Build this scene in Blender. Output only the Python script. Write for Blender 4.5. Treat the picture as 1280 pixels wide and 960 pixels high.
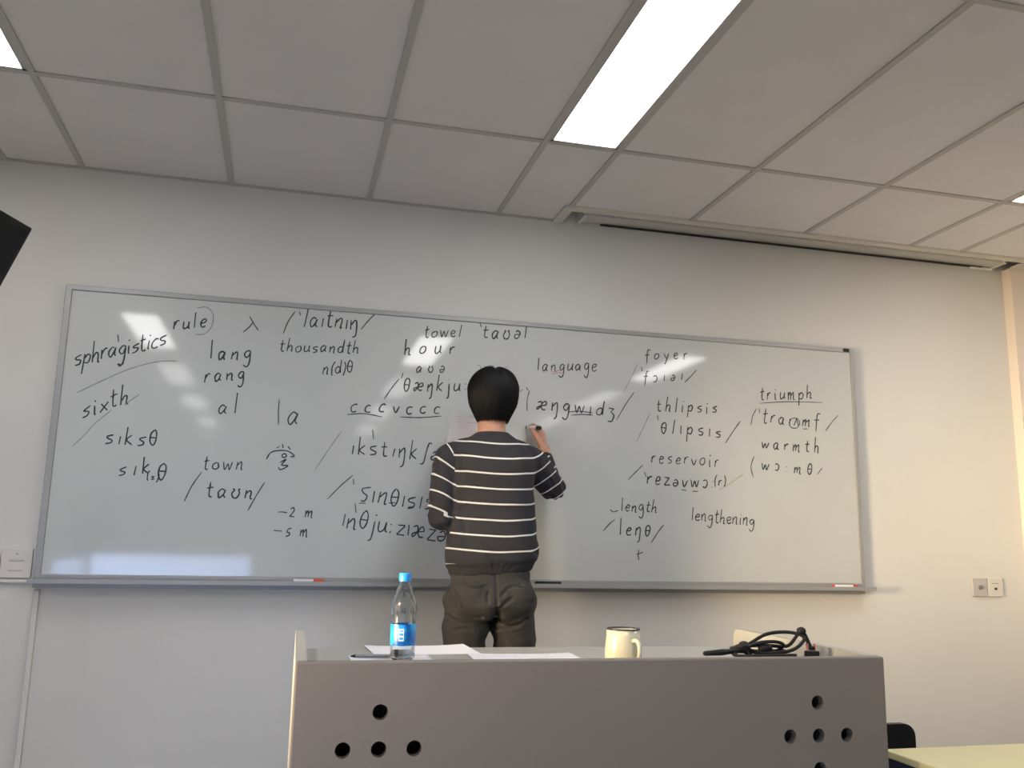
import bpy, bmesh, math, random
from mathutils import Vector, Matrix, noise
random.seed(7)
for o in list(bpy.data.objects): bpy.data.objects.remove(o)
SC = bpy.context.scene; COL = SC.collection
ZO = 0.05            # authored heights have the floor at -0.05; everything is lifted by this
# ---------------------------------------------------------------- camera
F = Vector((0.23874535, 0.95452723, 0.1785453)); R = Vector((0.96903021, -0.24612578, 0.0200638)); U = Vector((-0.06309604, -0.16822565, 0.98372711))
cd = bpy.data.cameras.new('camera'); cam = bpy.data.objects.new('camera', cd); COL.objects.link(cam)
cd.sensor_width = 36; cd.lens = 1114.37 / 1280 * 36; cd.clip_start = 0.05
cam.matrix_world = Matrix(((R.x, U.x, -F.x, 0.93074), (R.y, U.y, -F.y, -3.89378), (R.z, U.z, -F.z, 1.06574 + ZO), (0, 0, 0, 1)))
SC.camera = cam
# ---------------------------------------------------------------- world, view, lights
vs = SC.view_settings; vs.view_transform = 'Standard'; vs.look = 'None'; vs.gamma = 1; vs.use_curve_mapping = False; vs.exposure = 0.0
W = bpy.data.worlds.new('world'); SC.world = W; W.use_nodes = True
W.node_tree.nodes['Background'].inputs[0].default_value = (0.75, 0.85, 1, 1); W.node_tree.nodes['Background'].inputs[1].default_value = 0.35
PANEL_POWER = 17.0
def area(name, loc, target, sx, sy, power, color, spread=180):
    d = bpy.data.lights.new(name, 'AREA'); d.shape = 'RECTANGLE'; d.size = sy; d.size_y = sx; d.energy = power; d.color = color; d.spread = math.radians(spread)
    o = bpy.data.objects.new(name, d); COL.objects.link(o); o.location = Vector(loc) + Vector((0, 0, ZO))
    o.rotation_euler = (Vector(target) - Vector(loc)).to_track_quat('-Z', 'Y').to_euler(); return o
area('window_daylight', (-0.845, -1.9, 1.1), (4.9, -0.15, 1.2), 0.9, 1.0, 29, (1.0, 0.76, 0.45), 36)  # warm fill added at an unseen left window, narrowed onto the right wall
area('window_daylight', (-0.845, -5.8, 0.5), (0.35, 0, 0.45), 0.8, 3.0, 11, (0.45, 0.62, 1.0), 60)  # cool fill added out of view to tint the lower left wall blue
# ---------------------------------------------------------------- helpers
BASE = {}
def setp(o, label=None, cat=None, group=None, kind=None):
    if label: o['label'] = label
    if cat: o['category'] = cat
    if group: o['group'] = group
    if kind: o['kind'] = kind
    return o
def thing(name, label, cat, loc, group=None):
    o = bpy.data.objects.new(name, None); o.empty_display_size = 0.05; COL.objects.link(o)
    o.location = Vector(loc) + Vector((0, 0, ZO)); BASE[o.name] = Vector(loc); return setp(o, label, cat, group)
def link_mesh(name, me, m, parent=None, base=None):
    base = BASE[parent.name] if parent else Vector(base or (0, 0, 0))
    me.transform(Matrix.Translation(-base)); me.name = name
    o = bpy.data.objects.new(name, me); COL.objects.link(o)
    if m:
        me.materials.clear()
        for mm in (m if isinstance(m, (list, tuple)) else [m]): me.materials.append(mm)
    if parent: o.parent = parent
    else: o.location = base + Vector((0, 0, ZO))
    BASE[o.name] = base; return o
def obj(name, bm, m, parent=None, base=None, smooth=False):
    me = bpy.data.meshes.new(name); bmesh.ops.recalc_face_normals(bm, faces=bm.faces); bm.to_mesh(me); bm.free()
    if smooth:
        for p in me.polygons: p.use_smooth = True
        if smooth != 'all': me.set_sharp_from_angle(angle=math.radians(38))
    return link_mesh(name, me, m, parent, base)
def B(): return bmesh.new()
def box(bm, lo, hi, bev=0.0, M=None):
    v = [Vector((x, y, z)) for x in (lo[0], hi[0]) for y in (lo[1], hi[1]) for z in (lo[2], hi[2])]
    vs_ = [bm.verts.new(p) for p in v]
    fs = [bm.faces.new([vs_[i] for i in f]) for f in ((0, 1, 3, 2), (4, 6, 7, 5), (0, 4, 5, 1), (2, 3, 7, 6), (0, 2, 6, 4), (1, 5, 7, 3))]
    if bev:
        es = list({e for f in fs for e in f.edges}); r = bmesh.ops.bevel(bm, geom=es, offset=bev, segments=2, affect='EDGES', profile=0.5)
        vs_ = list({v for f in r['faces'] for v in f.verts} | {v for v in vs_ if v.is_valid})
    if M: bmesh.ops.transform(bm, matrix=M, verts=[v for v in vs_ if v.is_valid])
    return bm
def frame_of(t):
    t = t.normalized(); a = Vector((0, 0, 1)) if abs(t.z) < 0.9 else Vector((0, 1, 0)); s = t.cross(a).normalized(); return s, s.cross(t)
def catmull(P, n):
    P = [Vector(p) for p in P]
    if len(P) < 3: return P
    Q = [P[0] * 2 - P[1]] + P + [P[-1] * 2 - P[-2]]; out = []
    for i in range(1, len(Q) - 2):
        a, b, c, d = Q[i - 1:i + 3]
        for k in range(n):
            t = k / n; out.append(0.5 * ((2 * b) + (c - a) * t + (2 * a - 5 * b + 4 * c - d) * t * t + (3 * b - a - 3 * c + d) * t ** 3))
    return out + [P[-1]]
def tube(bm, pts, rad, seg=12, cap=True, round_end=False):
    pts = [Vector(p) for p in pts]; n = len(pts)
    if not isinstance(rad, (list, tuple)): rad = [rad] * n
    rad = list(rad)
    if round_end:
        d0 = (pts[0] - pts[1]).normalized(); d1 = (pts[-1] - pts[-2]).normalized(); r0, r1 = rad[0], rad[-1]
        pts = [pts[0] + d0 * r0 * .95, pts[0] + d0 * r0 * .7] + pts + [pts[-1] + d1 * r1 * .7, pts[-1] + d1 * r1 * .95]
        rad = [r0 * .3, r0 * .72] + rad + [r1 * .72, r1 * .3]; n += 4
    t0 = (pts[1] - pts[0]).normalized(); s, u = frame_of(t0); rings = []
    for i in range(n):
        t = (pts[min(i + 1, n - 1)] - pts[max(i - 1, 0)]).normalized()
        s = (s - t * s.dot(t)).normalized(); u = t.cross(s)
        rings.append([bm.verts.new(pts[i] + (s * math.cos(a) + u * math.sin(a)) * rad[i]) for a in [2 * math.pi * k / seg for k in range(seg)]])
    for a, b in zip(rings, rings[1:]):
        for k in range(seg): bm.faces.new((a[k], a[(k + 1) % seg], b[(k + 1) % seg], b[k]))
    if cap: bm.faces.new(rings[0][::-1]); bm.faces.new(rings[-1])
    return bm
def loft(bm, secs, seg=32, e=2.4):
    """secs: (cx, cy, z, rx, ry) horizontal superellipses"""
    rings = []
    for cx, cy, z, rx, ry in secs:
        r = []
        for k in range(seg):
            a = 2 * math.pi * k / seg; c, s = math.cos(a), math.sin(a)
            r.append(bm.verts.new((cx + rx * math.copysign(abs(c) ** (2 / e), c), cy + ry * math.copysign(abs(s) ** (2 / e), s), z)))
        rings.append(r)
    for a, b in zip(rings, rings[1:]):
        for k in range(seg): bm.faces.new((a[k], a[(k + 1) % seg], b[(k + 1) % seg], b[k]))
    bm.faces.new(rings[0][::-1]); bm.faces.new(rings[-1]); return bm
def ell(bm, c, r, rot=None, seg=24):
    g = bmesh.ops.create_uvsphere(bm, u_segments=seg, v_segments=seg // 2, radius=1)
    M = Matrix.Translation(c) @ (rot.to_matrix().to_4x4() if rot else Matrix()) @ Matrix.Diagonal((*r, 1))
    bmesh.ops.transform(bm, matrix=M, verts=g['verts']); return bm
def lathe(bm, prof, c=(0, 0, 0), seg=40, rib=None):
    rings = []
    for r, z in prof:
        if r <= 1e-6: rings.append([bm.verts.new((c[0], c[1], c[2] + z))]); continue
        rings.append([bm.verts.new((c[0] + r * (rib(k, z) if rib else 1) * math.cos(2 * math.pi * k / seg), c[1] + r * (rib(k, z) if rib else 1) * math.sin(2 * math.pi * k / seg), c[2] + z)) for k in range(seg)])
    for a, b in zip(rings, rings[1:]):
        if len(a) == 1 and len(b) == 1: continue
        for k in range(seg):
            if len(a) == 1: bm.faces.new((a[0], b[(k + 1) % seg], b[k]))
            elif len(b) == 1: bm.faces.new((a[k], a[(k + 1) % seg], b[0]))
            else: bm.faces.new((a[k], a[(k + 1) % seg], b[(k + 1) % seg], b[k]))
    return bm
def remesh(bm, voxel, it=6, fac=0.5):
    me = bpy.data.meshes.new('tmp'); bmesh.ops.recalc_face_normals(bm, faces=bm.faces); bm.to_mesh(me); bm.free()
    o = bpy.data.objects.new('tmp', me); COL.objects.link(o)
    m = o.modifiers.new('r', 'REMESH'); m.mode = 'VOXEL'; m.voxel_size = voxel
    if it: s = o.modifiers.new('s', 'SMOOTH'); s.iterations = it; s.factor = fac
    dg = bpy.context.evaluated_depsgraph_get(); out = bpy.data.meshes.new_from_object(o.evaluated_get(dg)); bpy.data.objects.remove(o)
    for p in out.polygons: p.use_smooth = True
    return out
# ---------------------------------------------------------------- materials
def mat(name, col, rough=0.6, metal=0.0, bump=None, var=None, **kw):
    m = bpy.data.materials.new(name); m.use_nodes = True; nt = m.node_tree; b = nt.nodes['Principled BSDF']
    b.inputs['Base Color'].default_value = (*col, 1); b.inputs['Roughness'].default_value = rough; b.inputs['Metallic'].default_value = metal
    for k, v in kw.items():
        k = k.replace('_', ' '); k = {'Coat': 'Coat Weight', 'Transmission': 'Transmission Weight', 'Sheen': 'Sheen Weight', 'Subsurface': 'Subsurface Weight', 'Specular': 'Specular IOR Level'}.get(k, k)
        b.inputs[k].default_value = v
    tc = nt.nodes.new('ShaderNodeTexCoord')
    if bump:
        n = nt.nodes.new('ShaderNodeTexNoise'); n.inputs['Scale'].default_value = bump[0]; n.inputs['Detail'].default_value = 5; nt.links.new(tc.outputs['Object'], n.inputs['Vector'])
        bp = nt.nodes.new('ShaderNodeBump'); bp.inputs['Strength'].default_value = bump[1]; bp.inputs['Distance'].default_value = 0.01
        nt.links.new(n.outputs['Fac'], bp.inputs['Height']); nt.links.new(bp.outputs['Normal'], b.inputs['Normal'])
    if var:
        n = nt.nodes.new('ShaderNodeTexNoise'); n.inputs['Scale'].default_value = var[0]; n.inputs['Detail'].default_value = 4; nt.links.new(tc.outputs['Object'], n.inputs['Vector'])
        mx = nt.nodes.new('ShaderNodeMix'); mx.data_type = 'RGBA'; mx.inputs[6].default_value = (*col, 1); mx.inputs[7].default_value = (*[c * var[1] for c in col], 1)
        rp = nt.nodes.new('ShaderNodeMapRange'); rp.inputs['From Min'].default_value = 0.35; rp.inputs['From Max'].default_value = 0.7
        nt.links.new(n.outputs['Fac'], rp.inputs['Value']); nt.links.new(rp.outputs[0], mx.inputs[0]); nt.links.new(mx.outputs[2], b.inputs['Base Color'])
    return m
M_WALL = mat('wall_paint', (0.635, 0.62, 0.585), 0.75, bump=(60, 0.06), var=(1.5, 0.96))
M_WALL2 = mat('pillar_paint', (0.68, 0.6, 0.53), 0.75, bump=(60, 0.06))
M_TILE = mat('ceiling_tile', (0.71, 0.69, 0.69), 0.9, bump=(160, 0.12), var=(2.5, 0.95))
M_GRID = mat('ceiling_grid', (0.45, 0.435, 0.42), 0.6)
M_PLEN = mat('plenum', (0.2, 0.2, 0.2), 0.9)
M_FLOOR = mat('floor_vinyl', (0.34, 0.32, 0.30), 0.4, var=(6, 0.85))
M_ALU = mat('aluminium', (0.34, 0.34, 0.335), 0.5, 0.35, bump=(200, 0.03))
M_ALUD = mat('aluminium_dark', (0.30, 0.30, 0.31), 0.5, 0.6)
M_BOARD = mat('whiteboard_enamel', (0.5, 0.515, 0.5), 0.5, var=(2.2, 0.95), Coat=1.0, Coat_Roughness=0.06, Coat_IOR=1.45)
M_BLACK = mat('black_plastic', (0.009, 0.009, 0.01), 0.5, Specular=0.3)
M_SCR = mat('tv_screen', (0.004, 0.004, 0.005), 0.25, Specular=0.25)
M_INK = mat('marker_ink', (0.016, 0.018, 0.021), 0.5)
M_INK2 = mat('faded_ink', (0.2, 0.2, 0.2), 0.5)
M_RED = mat('red_ink', (0.42, 0.2, 0.19), 0.5)
M_YEL = mat('yellow_ink', (0.36, 0.35, 0.2), 0.5)
M_DESK = mat('desk_laminate', (0.185, 0.162, 0.143), 0.5, bump=(40, 0.03), var=(3, 0.96))
M_DESKT = mat('desk_top_laminate', (0.37, 0.365, 0.34), 0.38, var=(5, 0.96))
M_PAPER = mat('paper', (0.74, 0.74, 0.78), 0.7)
M_PLATE = mat('switch_plate', (0.62, 0.58, 0.53), 0.4)
M_PLATE2 = mat('switch_plate_grey', (0.46, 0.43, 0.42), 0.4)
M_HOLE = mat('socket_hole', (0.04, 0.035, 0.03), 0.7)
M_SCREW = mat('screw_metal', (0.3, 0.3, 0.3), 0.4, 0.7)
M_YTAB = mat('table_top_yellow', (0.6, 0.55, 0.31), 0.4, var=(5, 0.94))
M_NAVY = mat('navy_edge', (0.008, 0.012, 0.04), 0.5)
M_CASE = mat('screen_housing', (0.5, 0.49, 0.46), 0.5)
M_TRIM = mat('recess_trim', (0.6, 0.58, 0.53), 0.5)
M_SKIN = mat('skin', (0.50, 0.27, 0.185), 0.55, var=(30, 0.85), Subsurface=0.08)
M_HAIR = mat('black_hair', (0.003, 0.003, 0.0035), 0.55, Specular=0.18)
M_TROU = mat('grey_trousers', (0.033, 0.031, 0.030), 0.85, bump=(300, 0.12), var=(14, 0.75))
M_SHOE = mat('shoe_leather', (0.02, 0.018, 0.016), 0.4)
M_MUG = mat('cream_enamel', (0.6, 0.58, 0.44), 0.18, Coat=0.5)
M_RIM = mat('mug_rim', (0.03, 0.03, 0.045), 0.3)
M_CAP = mat('blue_cap', (0.01, 0.22, 0.62), 0.35)
M_WHITE = mat('white_plastic', (0.72, 0.72, 0.72), 0.35)
M_REDP = mat('red_plastic', (0.55, 0.06, 0.04), 0.4)
M_PINK = mat('pink_plastic', (0.62, 0.22, 0.2), 0.4)
def emit(name, col, st):
    m = bpy.data.materials.new(name); m.use_nodes = True; nt = m.node_tree; nt.nodes.clear()
    e = nt.nodes.new('ShaderNodeEmission'); e.inputs[0].default_value = (*col, 1); e.inputs[1].default_value = st
    o = nt.nodes.new('ShaderNodeOutputMaterial'); nt.links.new(e.outputs[0], o.inputs[0]); return m
M_LIGHT = emit('light_diffuser', (1.0, 0.985, 0.98), PANEL_POWER); M_LIGHT2 = emit('light_diffuser_aged', (1.0, 0.985, 0.98), PANEL_POWER * .4)  # rear rows dimmed so their reflections in the board stay faint
def glassy(name, col, rough=0.03, ior=1.3):
    m = bpy.data.materials.new(name); m.use_nodes = True; nt = m.node_tree; b = nt.nodes['Principled BSDF']
    b.inputs['Base Color'].default_value = (*col, 1); b.inputs['Roughness'].default_value = rough
    b.inputs['Transmission Weight'].default_value = 1; b.inputs['IOR'].default_value = ior; return m
M_PET = glassy('clear_plastic', (0.95, 0.98, 1.0), 0.04, 1.18)
M_WATER = glassy('water', (0.9, 0.97, 1.0), 0.0, 1.33)
def label_mat():
    m = mat('bottle_label', (0.0, 0.2, 0.6), 0.3); nt = m.node_tree; b = nt.nodes['Principled BSDF']
    tc = nt.nodes['Texture Coordinate']; n = nt.nodes.new('ShaderNodeTexNoise'); n.inputs['Scale'].default_value = 28; nt.links.new(tc.outputs['Object'], n.inputs['Vector'])
    r = nt.nodes.new('ShaderNodeValToRGB'); r.color_ramp.elements[0].color = (0.0, 0.11, 0.46, 1); r.color_ramp.elements[1].color = (0.02, 0.36, 0.74, 1)
    r.color_ramp.elements[0].position = .42; r.color_ramp.elements[1].position = .62
    nt.links.new(n.outputs['Fac'], r.inputs[0]); nt.links.new(r.outputs[0], b.inputs['Base Color']); return m
M_LABEL = label_mat()
def knit_mat():
    m = bpy.data.materials.new('striped_knit'); m.use_nodes = True; nt = m.node_tree; b = nt.nodes['Principled BSDF']; b.inputs['Roughness'].default_value = 0.9
    L = nt.links.new; N = nt.nodes.new
    at = N('ShaderNodeAttribute'); at.attribute_name = 'stripe'
    fr = N('ShaderNodeMath'); fr.operation = 'FRACT'; L(at.outputs['Fac'], fr.inputs[0])
    mr = N('ShaderNodeMapRange'); mr.inputs['From Min'].default_value = 0.885; mr.inputs['From Max'].default_value = 0.9; L(fr.outputs[0], mr.inputs['Value'])
    mx = N('ShaderNodeMix'); mx.data_type = 'RGBA'; mx.inputs[6].default_value = (0.018, 0.0175, 0.023, 1); mx.inputs[7].default_value = (0.62, 0.62, 0.6, 1)
    L(mr.outputs[0], mx.inputs[0]); L(mx.outputs[2], b.inputs['Base Color'])
    tc = N('ShaderNodeTexCoord'); no = N('ShaderNodeTexNoise'); no.inputs['Scale'].default_value = 260; L(tc.outputs['Object'], no.inputs['Vector'])
    bp = N('ShaderNodeBump'); bp.inputs['Strength'].default_value = 0.3; bp.inputs['Distance'].default_value = 0.004; L(no.outputs['Fac'], bp.inputs['Height']); L(bp.outputs['Normal'], b.inputs['Normal'])
    return m
M_KNIT = knit_mat()
def lines_mat(name, scale, base, ink, frac):
    m = mat(name, base, 0.7); nt = m.node_tree; L = nt.links.new; N = nt.nodes.new; b = nt.nodes['Principled BSDF']; tc = nt.nodes['Texture Coordinate']
    br = N('ShaderNodeTexBrick'); br.inputs['Scale'].default_value = scale; br.inputs['Color1'].default_value = (*ink, 1); br.inputs['Color2'].default_value = (*base, 1); br.inputs['Mortar'].default_value = (*base, 1)
    br.inputs['Mortar Size'].default_value = frac; br.inputs['Brick Width'].default_value = 0.9; br.inputs['Row Height'].default_value = 0.12; br.inputs['Mortar Smooth'].default_value = 0.1
    mp = N('ShaderNodeMapping'); L(tc.outputs['Object'], mp.inputs[0]); L(mp.outputs[0], br.inputs['Vector']); L(br.outputs['Color'], b.inputs['Base Color']); return m, mp
M_PRINT, _mp = lines_mat('printed_paper', 10, (0.72, 0.72, 0.76), (0.36, 0.36, 0.42), 0.045)
M_PRINTV, _mp2 = lines_mat('printed_paper_upright', 10, (0.82, 0.80, 0.82), (0.50, 0.49, 0.54), 0.055); _mp2.inputs['Rotation'].default_value = (math.radians(90), 0, 0)

# ---------------------------------------------------------------- room shell
H = 2.598; FL = -0.05; XL, XR, YB = -0.85, 5.05, -9.0
def struct(name, bm, m, parent=None): 
    o = obj(name, bm, m, parent)
    if not parent: o['kind'] = 'structure'
    return o
struct('floor', box(B(), (XL - .1, YB - .1, FL - .1), (XR + .1, .1, FL)), M_FLOOR)
struct('wall_front', box(B(), (XL - .1, 0, FL), (XR + .1, .12, H + .4)), M_WALL)
struct('trim_1', box(B(), (4.65, -.062, FL), (XR, 0, H - .001), .002), M_WALL2)
def wall_holes(name, x0, x1, wins):      # side wall with window openings (y1, y0, z0, z1)
    bm = B(); y = 0.0
    for a, b, z0, z1 in wins:
        box(bm, (x0, a, FL), (x1, y, H + .4)); box(bm, (x0, b, FL), (x1, a, z0)); box(bm, (x0, b, z1), (x1, a, H + .4)); y = b
    box(bm, (x0, YB, FL), (x1, y, H + .4)); return struct(name, bm, M_WALL)
def window(n, x, y1, y0, z0, z1):
    bm = B()
    for a, b in ((y0, y0 + .05), (y1 - .05, y1), ((y0 + y1) / 2 - .03, (y0 + y1) / 2 + .03)): box(bm, (x - .03, a, z0), (x + .03, b, z1), .003)
    for a, b in ((z0, z0 + .05), (z1 - .05, z1)): box(bm, (x - .028, y0, a), (x + .028, y1, b), .003)
    w = struct('window_%d' % n, bm, M_WHITE)
    struct('window_pane', box(B(), (x - .003, y0, z0), (x + .003, y1, z1)), M_PET, w)
WINS = [(-1.35, -2.45, .6, 1.6), (-4.2, -7.4, .08, .92)]  # openings out of view, placed for the added fills and clear of board reflections
wall_holes('wall_left', XL - .1, XL, WINS)
for n_, w_ in enumerate(WINS): window(n_ + 1, XL - .05, *w_)
wall_holes('wall_right', XR, XR + .1, [])
struct('wall_back', box(B(), (XL - .1, YB - .1, FL), (XR + .1, YB, H + .4)), M_WALL)
# ceiling: plenum deck, T-bar grid, tiles
ceil = struct('ceiling', box(B(), (XL - .1, YB - .1, H + .34), (XR + .1, .1, H + .4)), M_PLEN)
g0 = 0.0162; xs = [g0 - .3]; 
cols = []; x = g0; cols.append((g0 - .3, g0, True)); 
for c in range(3):
    for k in range(3): cols.append((x, x + .6, False)); x += .6
    cols.append((x, x + .3, True)); x += .3
cols = [(XL, g0 - .3, False)] + cols
cols = [(a, min(b, XR), l) for a, b, l in cols if a < XR - .01]
D0 = .8085; rows = [(0, -D0, 0)]; y = -D0
while y > YB + .01:
    for ln, kind in ((1.2, 1), (.6, 0)):
        if y > YB + .01: rows.append((y, max(y - ln, YB), kind)); y -= ln
RX0, RY = 2.0878, -.207       # projection screen recess
T = .012
for a, b, l in cols[1:]:
    y1 = 0 if a < RX0 else RY
    struct('grid_bar', box(B(), (a - T, YB, H - .002), (a + T, y1, H + .02)), M_GRID, ceil)
for a, b, k in rows[1:]: struct('grid_bar', box(B(), (XL, a - T, H - .0015), (XR, a + T, H + .0195)), M_GRID, ceil)
struct('edge_angle', box(B(), (XL, -.022, H - .001), (RX0, 0, H + .003)), M_GRID, ceil)
tiles = {}; lights = []
for a, b, l in cols:
    for y1, y0, kind in rows:
        if l and kind == 1: lights.append((a, b, y1, y0)); continue
        xa, xb, ya, yb = a + .006, b - .006, y0 + .006, (y1 if y1 == 0 else y1 - .006)
        if y1 == 0 and b > RX0 + .05:
            if a < RX0 < b - .05:   # column cut by the recess
                yb = RY
                xb2 = RX0
                t = obj('ceiling_tile', box(B(), (xa, RY, H + .004), (xb2, 0, H + .018)), M_TILE, ceil); 
            yb = RY
        key = (round(xb - xa, 4), round(yb - ya, 4))
        if key in tiles: t = tiles[key].copy(); COL.objects.link(t); t.location = ((xa + xb) / 2, (ya + yb) / 2, ZO)
        else:
            cx, cy = (xa + xb) / 2, (ya + yb) / 2; w, d = (xb - xa) / 2, (yb - ya) / 2
            t = obj('ceiling_tile', box(B(), (-w, -d, H + .004), (w, d, H + .018), .002), M_TILE, ceil); t.location = (cx, cy, 0); tiles[key] = t
        t.location = ((xa + xb) / 2, (ya + yb) / 2, 0)
NM = {0: 'left', 1: 'middle', 2: 'right'}
order = 0
for a, b, y1, y0 in lights:
    ci = 0 if a < .5 else (1 if a < 3 else 2); ri = round((-y1 - D0) / 1.8)
    where = ['closest to the whiteboard', 'next one back from the whiteboard', 'third back from the whiteboard', 'fourth back from the whiteboard', 'last at the back wall'][ri]
    t = thing('ceiling_light', 'recessed panel light in the %s row, %s' % (NM[ci], where), 'light', ((a + b) / 2, (y0 + y1) / 2, H), 'recessed ceiling panel lights')
    e = .013; bm = B()
    for lo, hi in (((a + T, y0 + T, H - .001), (a + T + e, y1 - T, H + .03)), ((b - T - e, y0 + T, H - .001), (b - T, y1 - T, H + .03)), ((a + T, y0 + T, H - .001), (b - T, y0 + T + e, H + .03)), ((a + T, y1 - T - e, H - .001), (b - T, y1 - T, H + .03))): box(bm, lo, hi)
    obj('frame', bm, M_GRID, t)
    obj('diffuser', box(B(), (a + T + e, y0 + T + e, H + .006), (b - T - e, y1 - T - e, H + .012)), M_LIGHT if ri < 2 else M_LIGHT2, t)
# ---------------------------------------------------------------- projection screen in its ceiling recess
t = thing('projection_screen', 'rolled-up projection screen in a pale metal housing recessed in the ceiling above the board', 'projection screen', (3.3, -.1, H))
bm = B(); lip = .045
box(bm, (RX0, RY, H - .006), (XR - .001, RY + lip, H + .004)); box(bm, (RX0, RY + lip, H - .006), (RX0 + lip, -.001, H + .004))
box(bm, (RX0 + lip - .004, RY + lip - .004, H + .004), (XR - .001, RY + lip, H + .2)); box(bm, (RX0 + lip - .004, RY + lip, H + .004), (RX0 + lip, -.001, H + .2))
box(bm, (4.65, RY + lip, H - .006), (XR - .001, -.063, H + .004))
obj('recess_trim', bm, M_TRIM, t)
obj('housing', box(B(), (2.225, -.115, H + .004), (4.56, -.012, H + .12), .006), M_CASE, t)
for ex in (2.208, 4.561): obj('end_cap', box(B(), (ex, -.12, H - .002), (ex + .016, -.008, H + .13), .003), M_TRIM, t)
obj('bottom_bar', tube(B(), [(2.32, -.03, H - .004), (4.50, -.03, H - .004)], .0055, 8), M_BLACK, t)
obj('pull_end', box(B(), (4.42, -.035, H - .014), (4.56, -.02, H - .004), .002), M_WHITE, t)
lb = obj('label_sticker', box(B(), (4.21, -.1165, H + .03), (4.31, -.1152, H + .06)), M_HOLE, t); lb['label'] = 'small dark rating sticker'
# ---------------------------------------------------------------- whiteboard
wb = thing('whiteboard', 'wide aluminium-framed whiteboard covered in handwritten words and phonetic symbols', 'whiteboard', (1.84, 0, .9))
X0, X1, Z0, Z1, YF = .008, 3.678, .9, 2.083, -.03
obj('board_surface', box(B(), (X0 + .01, -.028, Z0 + .01), (X1 - .01, -.012, Z1 - .01)), M_BOARD, wb)
fw = .022
for n_, lo, hi in (('frame_rail', (X0, -.034, Z1 - fw), (X1, -.004, Z1)), ('frame_rail', (X0, -.034, Z0), (X1, -.004, Z0 + fw)), ('frame_stile', (X0, -.0345, Z0), (X0 + fw + .004, -.004, Z1)), ('frame_stile', (X1 - fw, -.0345, Z0), (X1, -.004, Z1))):
    obj(n_, box(B(), lo, hi, .003), M_ALU, wb)
obj('corner_cap', box(B(), (X1 - .062, -.0375, Z1 - .019), (X1 - .028, -.034, Z1 - .002), .001), M_BLACK, wb)
obj('tray', box(B(), (X0 - .006, -.086, Z0 - .008), (X1 + .022, -.03, Z0 - .003)), M_ALU, wb); obj('tray_lip', box(B(), (X0 - .006, -.09, Z0 - .012), (X1 + .022, -.0862, Z0 + .006), .001), M_ALU, wb); obj('tray_bracket', box(B(), (X0, -.03, Z0 - .03), (X1, -.004, Z0 - .0002)), M_ALU, wb)
GL = {'a': (10, "7,9 4,10 1,7 1,3 3,0 6,3 8,9;8,9 7,3 9,0"), 'c': (8, "8,9 5,10 1,7 1,2 4,0 8,1"), 'd': (9, "7,8 4,10 1,6 1,2 4,0 7,4 8,20;8,20 8,5 9,0"),
 'e': (8, "1,5 6,6 7,9 4,10 1,6 2,1 5,0 8,2"), 'f': (7, "9,19 6,20 4,16 4,-6;0,10 8,11"), 'g': (9, "8,9 4,10 1,6 3,2 6,3 8,9;8,9 8,-5 5,-10 1,-7"),
 'h': (9, "1,22 1,0;1,5 4,9 7,8 7,0 9,0"), 'i': (4, "2,10 2,0 3,0;2,15 3,16"), 'I': (3, "2,10 2,0"), 'j': (5, "4,10 4,-6 1,-9;4,15 4,16"),
 'k': (8, "1,20 1,0;7,11 2,5 8,0"), 'l': (4, "2,21 2,0"), 'm': (13, "1,10 1,0;1,5 4,10 5,8 5,0;5,5 9,10 10,8 10,0 12,0"), 'n': (9, "1,10 1,0;1,5 5,10 7,8 7,0 9,0"),
 'o': (9, "5,10 1,7 1,2 4,0 8,3 8,8 5,10"), 'p': (9, "1,10 1,-9;1,6 5,10 8,7 6,1 1,2"), 'r': (7, "1,10 1,0;1,5 4,10 7,10"), 's': (8, "8,10 2,8 2,6 7,4 6,1 1,0"),
 'S': (8, "9,15 2,12 3,8 7,5 5,0 1,0"), 't': (7, "3,18 3,3 5,0 7,1;0,11 7,12"), 'u': (9, "1,10 1,3 3,0 7,3 8,10;8,10 8,2 10,0"), 'v': (8, "0,10 4,0 8,10"),
 'w': (12, "0,10 3,0 6,8 9,0 12,10"), 'x': (8, "0,10 8,0;8,10 0,0"), 'y': (8, "0,10 4,2;8,10 3,-7 1,-8"), 'z': (8, "1,10 8,10;8,10 1,0;1,0 9,0"), 'T': (8, "4,18 1,13 1,5 4,0 7,5 7,14 4,18;1,9 7,9"),
 'E': (8, "2,8 5,10 8,6 6,1 2,0 1,4 8,5"), 'A': (13, "1,9 5,10 6,5 2,0 1,3 6,5 12,6 11,10 8,9 6,5 8,1 12,1"), 'U': (10, "1,10 3,9 1,5 3,0 7,0 9,5 7,9 9,10"),
 'N': (8, "1,10 1,0;1,5 5,10 7,8 7,-6 4,-9"), 'O': (8, "1,9 5,10 8,6 5,0 1,1"), 'V': (8, "1,0 4,10;4,10 8,0"), 'Z': (8, "1,10 8,10;8,10 4,5;4,5 8,2 6,-6 1,-6"), 'Q': (6, "9,18 6,19 5,12 4,-4 1,-6"),
 '(': (4, "4,20 1,12 2,0 4,-4"), ')': (4, "1,20 4,12 3,0 1,-4"), ':': (5, "2,9 2,8;2,2 2,1"), '2': (9, "1,11 5,14 7,10 4,4 1,0;1,0 9,0"), '5': (9, "8,12 3,12;3,12 2,7 6,6 6,2 1,0")}
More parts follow.
